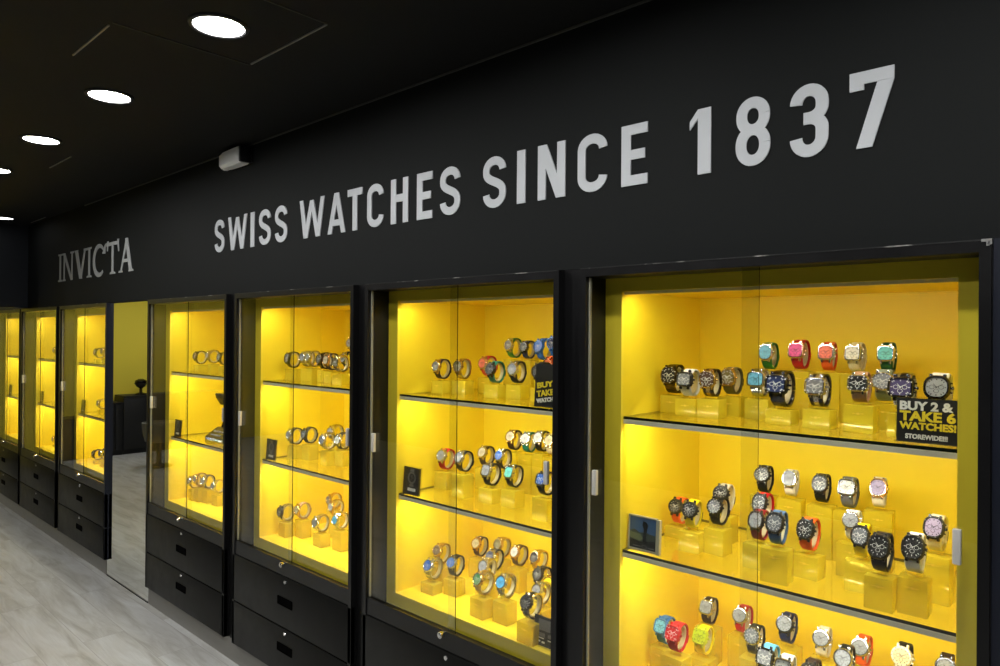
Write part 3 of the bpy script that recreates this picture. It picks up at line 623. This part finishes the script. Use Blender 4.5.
def mesh_dial(sh):
    bm = bmesh.new()
    add_rings(bm, [ring_at(sh, .77, -.0405), ring_at(sh, .77, -.0424)])
    y = -.0428
    for i in range(12):                   # hour batons
        a = 2*PI*i/12; c, s = math.cos(a), math.sin(a)
        o = outline(sh, .70)[int(i*NS/12+.5) % NS]; q = outline(sh, .58)[int(i*NS/12+.5) % NS]
        u = Vector((-s, c))*.0008
        v = [bm.verts.new((p[0]+k*u.x, y, p[1]+k*u.y+CZ0)) for p, k in ((o, 1), (o, -1), (q, -1), (q, 1))]
        bm.faces.new(v).material_index = 1
    for (cx, cz) in ((-.0072, .0), (.0072, .0), (0, -.0078)):      # three small sub-dials
        for i in range(16):
            a, b = 2*PI*i/16, 2*PI*(i+1)/16
            v = [bm.verts.new((cx+r*math.cos(w), y, cz+r*math.sin(w)+CZ0)) for r, w in ((.0044, a), (.0044, b), (.0036, b), (.0036, a))]
            bm.faces.new(v).material_index = 1
    for ang, l, w in ((125, .0085, .0008), (35, .0125, .0006)):    # hands
        d = Vector((math.cos(R(ang)), math.sin(R(ang)))); u = Vector((-d.y, d.x))*w
        v = [bm.verts.new((p.x, y-.0005, p.y+CZ0)) for p in (-d*.002+u, -d*.002-u, d*l-u*.5, d*l+u*.5)]
        bm.faces.new(v).material_index = 2
    add_cyl(bm, (0, y-.0008, CZ0), (0, y, CZ0), .0013, n=10, mi=2)
    return to_mesh(bm, 'watch_dial')
def mesh_crown(sh):
    bm = bmesh.new(); x0 = .0225 if sh != 't' else .0205
    prof = [(.0000, .0018), (.0012, .0030), (.0040, .0034), (.0052, .0026)]
    rings = [[(x0+x, -.0365+r*math.cos(2*PI*i/14), CZ0+r*math.sin(2*PI*i/14)) for i in range(14)] for x, r in prof]
    add_rings(bm, rings)
    for z in (.0095, -.0095): add_cyl(bm, (x0-.003, -.0365, CZ0+z), (x0+.0028, -.0365, CZ0+z*1.05), .0018, n=10)
    return to_mesh(bm, 'watch_crown')
def ell(a, ry, rz):
    c, s = math.cos(a), math.sin(a); e = .78 if c > 0 else .95          # flatter on the dial side
    return (-ry*math.copysign(abs(c)**e, c), rz*math.copysign(abs(s)**e, s)+CZR)      # a = 0 is the dial side
def mesh_band(kind):
    bm = bmesh.new(); N = 48
    if kind == 'rubber':
        rings = []
        for i in range(N):
            a = 2*PI*i/N; f = .5+.5*math.cos(a); w = .0108+.0044*f
            o = ell(a, .0330, .0400); q = ell(a, .0286, .0356)
            mx = ((o[0]+q[0])/2, (o[1]+q[1])/2)
            rings.append([(-w, q[0], q[1]), (w, q[0], q[1]), (w+.0004, mx[0], mx[1]), (w*.86, o[0], o[1]), (-w*.86, o[0], o[1]), (-w-.0004, mx[0], mx[1])])
        add_rings(bm, rings, loop=True)
    else:
        M = 30
        for i in range(M):                 # three-row bracelet links
            a0, a1 = 2*PI*(i+.06)/M, 2*PI*(i+.94)/M; f = .5+.5*math.cos((a0+a1)/2); w = .0100+.0036*f
            for x0, x1, dh, mi in ((-w, -w*.42, 0, 0), (-w*.38, w*.38, .0005, 1), (w*.42, w, 0, 0)):
                ps = []
                for x in (x0, x1):
                    for a in (a0, a1):
                        ps += [(x, *ell(a, .0286, .0356)), (x, *ell(a, .0330+dh, .0400+dh))]
                v = [bm.verts.new(p) for p in ps]
                for q in ((0,1,3,2), (4,6,7,5), (0,4,5,1), (2,3,7,6), (1,5,7,3), (0,2,6,4)):
                    bm.faces.new([v[j] for j in q]).material_index = mi
    return to_mesh(bm, 'watch_strap')
def mesh_buckle():
    bm = bmesh.new()
    for a in (PI-.22, PI+.22):
        o = ell(a, .0340, .0410); q = ell(a, .0300, .0370)
        for x in (-.0115, .0098): add_box(bm, (x, min(o[0], q[0]), min(o[1], q[1])-.0012), (x+.0017, max(o[0], q[0])+.0006, max(o[1], q[1])+.0012))
    for z in (-.0085, .0085): add_box(bm, (-.0115, .0328, CZR+z-.0009), (.0115, .0343, CZR+z+.0009))
    for x in (-.0115, .0098): add_box(bm, (x, .0322, CZR-.0090), (x+.0017, .0343, CZR+.0090))
    return to_mesh(bm, 'watch_buckle')
for s_ in 'rtq':
    MESH['case', s_] = mesh_case(s_); MESH['bezel', s_] = mesh_bezel(s_); MESH['dial', s_] = mesh_dial(s_); MESH['crown', s_] = mesh_crown(s_)
MESH['rubber'] = mesh_band('rubber'); MESH['metal'] = mesh_band('metal'); MESH['buckle'] = mesh_buckle()
def mesh_holder():
    """open C of clear plastic inside the strap"""
    bm = bmesh.new(); rings = []
    for i in range(25):
        a = R(-150+300*i/24)              # opens towards the dial
        y0, z0 = .0236*math.cos(a), .0300*math.sin(a)+CZR; y1, z1 = .0270*math.cos(a), .0338*math.sin(a)+CZR
        rings.append([(-.0065, y0, z0), (.0065, y0, z0), (.0065, y1, z1), (-.0065, y1, z1)])
    add_rings(bm, rings)
    return to_mesh(bm, 'watch_holder')
MESH['holder'] = mesh_holder()
def mesh_pins():
    bm = bmesh.new()
    for x in (-.0155, .0155):
        add_box(bm, (x-.0010, -.004, -.001), (x+.0010, .004, .0125))
    add_box(bm, (-.0165, -.006, -.0012), (.0165, .006, .0002))
    return to_mesh(bm, 'holder_pins')
MESH['pins'] = mesh_pins()

CABN = {4: 'framed-photo cabinet', 3: 'third cabinet after mirror', 2: 'second cabinet after mirror', 1: 'cabinet right of mirror', 5: 'cabinet left of mirror', 6: 'second cabinet left of mirror'}
LVN = {'t': 'top', 'm': 'middle', 'b': 'bottom'}
for line in WATCHES.strip().splitlines():
    a, desc = line.split('|'); c, lv, x, y, z, sh, st, me, di, s, tilt, bw = a.split()
    c = int(c); x, y, z, s, tilt, bw = map(float, (x, y, z, s, tilt, bw))
    where = '%s shelf, %s' % (LVN[lv], CABN[c])
    rz = R(random.uniform(-5, 5)); rx = -R(tilt)
    w = thing('wrist_watch', (x, y, z), 'watch with %s, %s' % (desc, where), 'watch', 'wrist watches in the display cabinets', rz, rx)
    w.scale = (s*(1.18 if c == 4 and lv == 't' and z < 1.47 else 1.), s, s)
    mm = metal_mat(me)
    light = mat('marker_light', srgb((225, 225, 220)), .3); darkm = mat('marker_dark', srgb((22, 22, 26)), .3)
    lum = sum(PAL[di]); mk = darkm if lum > .75 else light
    if st[0] == '*':
        bm_ = metal_mat(st[1:]); obj('bracelet', MESH['metal'], [bm_, mm], w)
    else:
        obj('strap', MESH['rubber'], strap_mat(st), w); obj('buckle', MESH['buckle'], mm, w)
    obj('case', MESH['case', sh], mm, w)
    obj('bezel', MESH['bezel', sh], [mm, mk if me != 'dark' else TRIMM], w)
    obj('dial', MESH['dial', sh], [dial_mat(di), mk, mk], w)
    obj('crown', MESH['crown', sh], mm, w)
    # the acrylic block that carries it
    z0 = SHELF[lv]; top = z-.0028-.004*tilt/20*s
    r = thing('watch_riser', (x, y, z0), 'yellow riser under watch with %s, %s' % (desc, where), 'display block', 'yellow acrylic watch risers', rz)
    bm = bmesh.new(); add_box(bm, (-bw/2, -.027, .0003), (bw/2, .027, top-z0-.0012), 0, .0018)
    obj('block', bm, RISER, r)
    obj('holder', MESH['holder'], HOLD, r, (0, 0, z-z0), rot=(rx, 0, 0)).scale = (s, s, s)
    obj('pins', MESH['pins'], CLEAR, r, (0, 0, top-z0)).scale = (w.scale[0]*1.02, s, 1)
    if top-z0 > .035:
        bm = bmesh.new(); q = top-z0-.022
        add_box(bm, (-.0035, -.0274, q-.002), (.0035, -.0269, q+.003))
        for sx in (-1, 1): add_box(bm, (sx*.005, -.0274, q), (sx*.013, -.0269, q+.0016))
        obj('engraving', bm, MARK, r, smooth=False)
# ------------------------------------------------------------------ cards and signs on the shelves
INK = mat('card_black', srgb((22, 22, 22)), .45); INKT = mat('card_white', srgb((225, 225, 220)), .5); INKY = mat('card_yellow', srgb((228, 205, 40)), .5); INKG = mat('card_grey', srgb((105, 105, 105)), .5)
def stand_card(name, x, y, z, w, h, rz, label, cat, tilt=4.):
    t = thing(name, (x, y, z), label, cat, None, R(rz), 0)
    rx = (-R(tilt), 0, 0)
    bm = bmesh.new(); add_box(bm, (-w/2, 0, .0008), (w/2, .0022, h)); obj('card', bm, INK, t, rot=rx)
    bm = bmesh.new(); add_box(bm, (-w/2-.004, .0026, .0008), (w/2+.004, .0052, h+.004))
    add_box(bm, (-w/2-.004, -.012, .0004), (w/2+.004, .0052, .0030)); add_box(bm, (w/2+.001, -.012, .0030), (w/2+.004, .0026, h+.004))
    obj('acrylic_stand', bm, CLEAR, t, rot=rx)
    return t, rx
def line_text(t, rx, txt, size, x, z, m, bold, wmax):
    me = font_mesh(txt, size, bold)
    xs = [v.co.x for v in me.vertices]; s = wmax/(max(xs)-min(xs))
    me.transform(Matrix.Scale(s, 4, (1, 0, 0))); me.transform(Matrix.Translation((x-min(xs)*s, -.0007, z)))
    return obj('text_line', me, m, t, rot=rx, smooth=False)
def promo(x, y, z, rz, label, w=.116, h=.104, slant=False):
    t, rx = stand_card('promo_sign', x, y, z, w, h, rz, label, 'sign')
    l = -w/2+.006; k = h/.104
    if slant:
        for txt, zz, sz in (('BUY 2', .060, .024), ('TAKE 6', .032, .026), ('WATCHES!', .012, .018)):
            o = line_text(t, rx, txt, sz, 0, 0, INKY if sz > .02 else INKT, .001, w*.8)
            o.data.transform(Matrix.Translation((l+.004, 0, zz)) @ Matrix.Rotation(-R(9), 4, 'Y'))
        return t
    line_text(t, rx, 'BUY 2 &', .026, l, .077*k, INKT, .0011, w*.86)
    line_text(t, rx, 'TAKE 6', .029, l, .052*k, INKY, .0012, w*.90)
    line_text(t, rx, 'WATCHES!', .021, l, .032*k, INKY, .0009, w*.91)
    line_text(t, rx, 'STOREWIDE!!!', .014, l+.012, .010*k, INKT, .0006, w*.68)
    return t
promo(-.352, 1.765, SHELF['t'], 0, 'black BUY 2 TAKE 6 WATCHES sign on top shelf, cabinet with framed photo', .120, .099)
promo(-1.408, 1.752, SHELF['t'], 0, 'black promotion sign with slanted yellow text, top shelf, third cabinet right of mirror', .116, .140, True)
t, rx = stand_card('picture_sign', -1.400, 1.748, SHELF['b'], .116, .094, 0, 'black sign with grey picture panels on bottom shelf, third cabinet right of mirror', 'sign')
bm = bmesh.new()
for q in ((-.040, .050, .008, .085), (.013, .050, .052, .085), (-.050, .030, -.012, .042), (.0, .032, .03, .042)): add_box(bm, (q[0], -.0006, q[1]), (q[2], 0, q[3]))
obj('picture_panels', bm, INKG, t, rot=rx, smooth=False)
bm = bmesh.new()
for q in ((-.050, .024, -.016, .027), (.0, .022, .040, .025), (-.048, .012, -.030, .017), (-.024, .010, -.012, .016)): add_box(bm, (q[0], -.0006, q[1]), (q[2], 0, q[3]))
obj('small_print', bm, INKT, t, rot=rx, smooth=False)

def watch_card(x, y, z, w, h, label):
    t, rx = stand_card('watch_card', x, y, z, w, h, 0, label, 'card')
    bm = bmesh.new(); cx, cz, r = 0, h*.62, w*.24
    for i in range(24):
        a, b = 2*PI*i/24, 2*PI*(i+1)/24
        v = [bm.verts.new((cx+q*math.cos(p), -.0004, cz+q*math.sin(p))) for q, p in ((r, a), (r, b), (r*.68, b), (r*.68, a))]
        bm.faces.new(v)
    for s in (-1, 1): add_box(bm, (cx-r*.5, -.0005, cz+s*r*1.02), (cx+r*.5, 0, cz+s*r*1.45))
    add_box(bm, (cx-.0012, -.0005, cz), (cx+.0012, 0, cz+r*.5)); add_box(bm, (cx, -.0005, cz-.001), (cx+r*.4, 0, cz+.001))
    obj('watch_picture', bm, INKG, t, rot=rx, smooth=False)
    bm = bmesh.new(); add_box(bm, (-w*.22, -.0005, h*.13), (w*.25, 0, h*.24)); obj('caption', bm, INKT, t, rot=rx, smooth=False)
watch_card(-2.072, 1.742, SHELF['m'], .098, .104, 'black card with a watch picture on middle shelf, third cabinet right of mirror')
watch_card(-3.130, 1.742, SHELF['m'], .092, .098, 'black card with a watch picture on middle shelf, second cabinet right of mirror')
watch_card(-4.213, 1.742, SHELF['m'], .090, .098, 'black card with a watch picture on middle shelf, cabinet right of mirror')
watch_card(-5.926, 1.742, SHELF['m'], .090, .098, 'black card with a watch picture on middle shelf, cabinet left of mirror')
watch_card(-7.020, 1.742, SHELF['m'], .090, .098, 'black card with a watch picture on middle shelf, second cabinet left of mirror')
watch_card(-8.075, 1.742, SHELF['m'], .090, .098, 'black card with a watch picture on middle shelf, farthest left cabinet')

# framed photo of a dark rock tower under a blue evening sky
w, h = .094, .100
t = thing('framed_photo', (-1.056, 1.746, SHELF['m']), 'small framed photo of dark tower under blue sky, on middle shelf', 'photo', None, 0)
rx = (-R(3), 0, 0)
bm = bmesh.new(); f = .0035
for a, b in (((-w/2, 0, .001), (-w/2+f, .008, h)), ((w/2-f, 0, .001), (w/2, .008, h)), ((-w/2, 0, h-f), (w/2, .008, h)), ((-w/2, 0, .001), (w/2, .008, .001+f*1.6))): add_box(bm, a, b)
add_box(bm, (-w/2, .006, .001), (w/2, .009, h)); add_box(bm, (w/2, -.004, .001), (w/2+.010, .009, h-.002))
obj('frame', bm, mat('silver_frame', srgb((190, 186, 160)), .3, metal=.3), t, rot=rx, smooth=False)
def poly(name, pts, m, y):
    bm = bmesh.new(); bm.faces.new([bm.verts.new((a*w, y, b*h)) for a, b in pts])
    return obj(name, bm, m, t, rot=rx, smooth=False)
bm = bmesh.new(); add_box(bm, (-w/2+f, .0045, f), (w/2-f, .006, h-f)); 
obj('photo_sky', bm, mat('photo_sky', srgb((70, 104, 150)), .35), t, rot=rx, smooth=False)
poly('photo_land', [(-.46, .05), (.46, .05), (.46, .50), (.22, .52), (.10, .56), (-.12, .52), (-.3, .60), (-.46, .54)], mat('photo_land', srgb((62, 74, 66)), .35), .0042)
poly('photo_meadow', [(-.46, .34), (-.1, .28), (0, .36), (-.08, .48), (-.32, .50), (-.46, .52)], mat('photo_meadow', srgb((108, 118, 88)), .35), .0041)
poly('photo_shore', [(-.46, .05), (.46, .05), (.46, .36), (.12, .30), (-.1, .26), (-.46, .32)], mat('photo_shore', srgb((20, 24, 26)), .35), .0039)
poly('photo_tower', [(-.02, .20), (.13, .20), (.11, .48), (.15, .66), (.18, .76), (.12, .84), (0, .86), (-.03, .74), (.02, .64), (.02, .46)], mat('photo_tower', srgb((14, 18, 20)), .35), .0036)
bm = bmesh.new()
for q in ((-.34, .12, -.08, .15), (.20, .11, .40, .14)): add_box(bm, (q[0]*w, .0032, q[1]*h), (q[2]*w, .0036, q[3]*h))
for i in range(18):
    a, b = 2*PI*i/18, 2*PI*(i+1)/18
    v = [bm.verts.new(((.06+r*1.5*math.cos(p))*w, .0033, (.14+r*math.sin(p))*h)) for r, p in ((.06, a), (.06, b), (.045, b), (.045, a))]
    bm.faces.new(v)
obj('caption', bm, INKG, t, rot=rx, smooth=False)

# ------------------------------------------------------------------ black hourglass display stands
GLOSSB = mat('gloss_black', srgb((9, 9, 10)), .22)
def frust(bm, levels):
    rings = []
    for z, hx, y0, y1 in levels: rings.append([(-hx, y0, z), (hx, y0, z), (hx, y1, z), (-hx, y1, z)])
    add_rings(bm, rings)
def pedestal(loc, label, s=1., rz=0.):
    t = thing('display_stand', loc, label, 'display stand', None, R(rz)); t.scale = (s, s, s)
    bm = bmesh.new(); frust(bm, [(.0005, .135, -.07, .06), (.022, .135, -.07, .06), (.078, .09, -.015, .055), (.082, .085, -.010, .05)]); obj('base', bm, GLOSSB, t, smooth=False)
    bm = bmesh.new(); frust(bm, [(.082, .062, .000, .042), (.14, .036, .008, .036), (.185, .030, .010, .034), (.225, .045, .004, .038)]); obj('neck', bm, GLOSSB, t, smooth=False)
    bm = bmesh.new(); frust(bm, [(.225, .060, -.006, .045), (.268, .092, -.022, .060), (.292, .095, -.026, .062), (.297, .090, -.022, .058)]); obj('tray', bm, GLOSSB, t, smooth=False)
    bm = bmesh.new()
    for k in range(2):
        zz = .034+.020*k; yy = -.0712+.055*(zz-.022)/.056
        x = -.085
        for wd in (.03, .022, .034, .026):
            v = [bm.verts.new(p) for p in ((x, yy-.0006, zz), (x+wd, yy-.0006, zz), (x+wd, yy+.0075, zz+.008), (x, yy+.0075, zz+.008))]
            bm.faces.new(v); x += wd+.007
    obj('small_print', bm, INKG, t, smooth=False)
pedestal((-3.865, 1.87, SHELF['m']), 'gloss black hourglass display stand on middle shelf, cabinet right of mirror', .9)

# ------------------------------------------------------------------ what the mirror shows: the far end of the shop
FURN = mat('black_melamine', srgb((17, 17, 18)), .45)
def sideboard(y0, y1, h, label):
    x1 = -9.85; x0 = -10.19; t = thing('sideboard', (-10.0, (y0+y1)/2, FZ), label, 'cabinet'); O = (-10.0, (y0+y1)/2, 0)
    boxes('carcass', [((x0, y0+.003, .0), (x1-.02, y1-.003, h-.025))], FURN, t, off=O)
    boxes('top', [((x0, y0+.002, h-.025), (x1+.006, y1-.002, h))], FURN, t, .003, off=O)
    m = (y0+y1)/2
    for a, b in ((y0, m), (m, y1)):
        d = boxes('door', [((x1-.02, a+.006, .07), (x1, b-.006, h-.03))], FURN, t, .002, off=O)
        boxes('knob', [((x1, (a+b)/2-.03, h-.10), (x1+.012, (a+b)/2+.03, h-.09))], DARKP, d, off=O)
sideboard(-1.60, -.10, .77, 'long black sideboard against the yellow end wall, tallest of three')
sideboard(-.10, .10, .69, 'narrow black cabinet against the yellow end wall, middle height')
sideboard(.10, .60, .52, 'low black cabinet against the yellow end wall, lowest of three')
t = thing('stool', (-8.72, -.13, FZ), 'grey tub stool on a black pedestal, seen in the mirror', 'stool')
bm = bmesh.new(); add_lathe(bm, [(.15, .30), (.17, .31), (.195, .42), (.205, .53), (.190, .535), (.175, .46), (.10, .44), (.01, .44)], 32); obj('seat', bm, mat('grey_fabric', srgb((120, 120, 112)), .8), t)
bm = bmesh.new(); add_lathe(bm, [(.15, 0), (.15, .012), (.04, .03), (.03, .05), (.03, .30), (.10, .305)], 28); obj('pedestal', bm, DARKP, t)
t = thing('display_bust', (-9.98, -.36, .77+FZ), 'small black display head on the sideboard, seen in the mirror', 'display stand')
bm = bmesh.new(); add_lathe(bm, [(.07, 0), (.07, .012), (.02, .03), (.018, .08), (.05, .11), (.075, .15), (.07, .19), (.03, .21)], 24); obj('body', bm, GLOSSB, t)
bm = bmesh.new(); add_lathe(bm, [(.052, .105), (.080, .150), (.082, .156), (.078, .150)], 24); obj('rim', bm, DARKP, t)

# ------------------------------------------------------------------ world, camera, output
wd = bpy.data.worlds.new('world'); SC.world = wd; wd.use_nodes = True
wd.node_tree.nodes['Background'].inputs[0].default_value = (.02, .02, .02, 1); wd.node_tree.nodes['Background'].inputs[1].default_value = .3
f, yaw, p, r = 697.52, .746458, .00254468, .00779948
cy, sy = math.cos(yaw), math.sin(yaw)
fwd, right, up = Vector((-sy, cy, 0)), Vector((cy, sy, 0)), Vector((0, 0, 1))
f2 = fwd*math.cos(p)+up*math.sin(p); u2 = up*math.cos(p)-fwd*math.sin(p)
r3 = right*math.cos(r)+u2*math.sin(r); u3 = u2*math.cos(r)-right*math.sin(r)
cd = bpy.data.cameras.new('camera'); cd.sensor_width = 36; cd.lens = f/1000*36; cd.clip_start = .05
cam = bpy.data.objects.new('camera', cd); COL.objects.link(cam)
M = Matrix((r3, u3, -f2)).transposed().to_4x4(); M.translation = (0, 0, 1.6)
cam.matrix_world = M; SC.camera = cam
SC.view_settings.view_transform = 'Standard'; SC.view_settings.look = 'None'; SC.view_settings.exposure = EXPOSURE; SC.view_settings.gamma = 1
SC.view_settings.use_curve_mapping = False
SC.cycles.max_bounces = 12; SC.cycles.transparent_max_bounces = 24; SC.cycles.glossy_bounces = 6; SC.cycles.diffuse_bounces = 5
SC.cycles.use_denoising = True; SC.cycles.sample_clamp_indirect = 6.; SC.cycles.caustics_reflective = False; SC.cycles.caustics_refractive = False
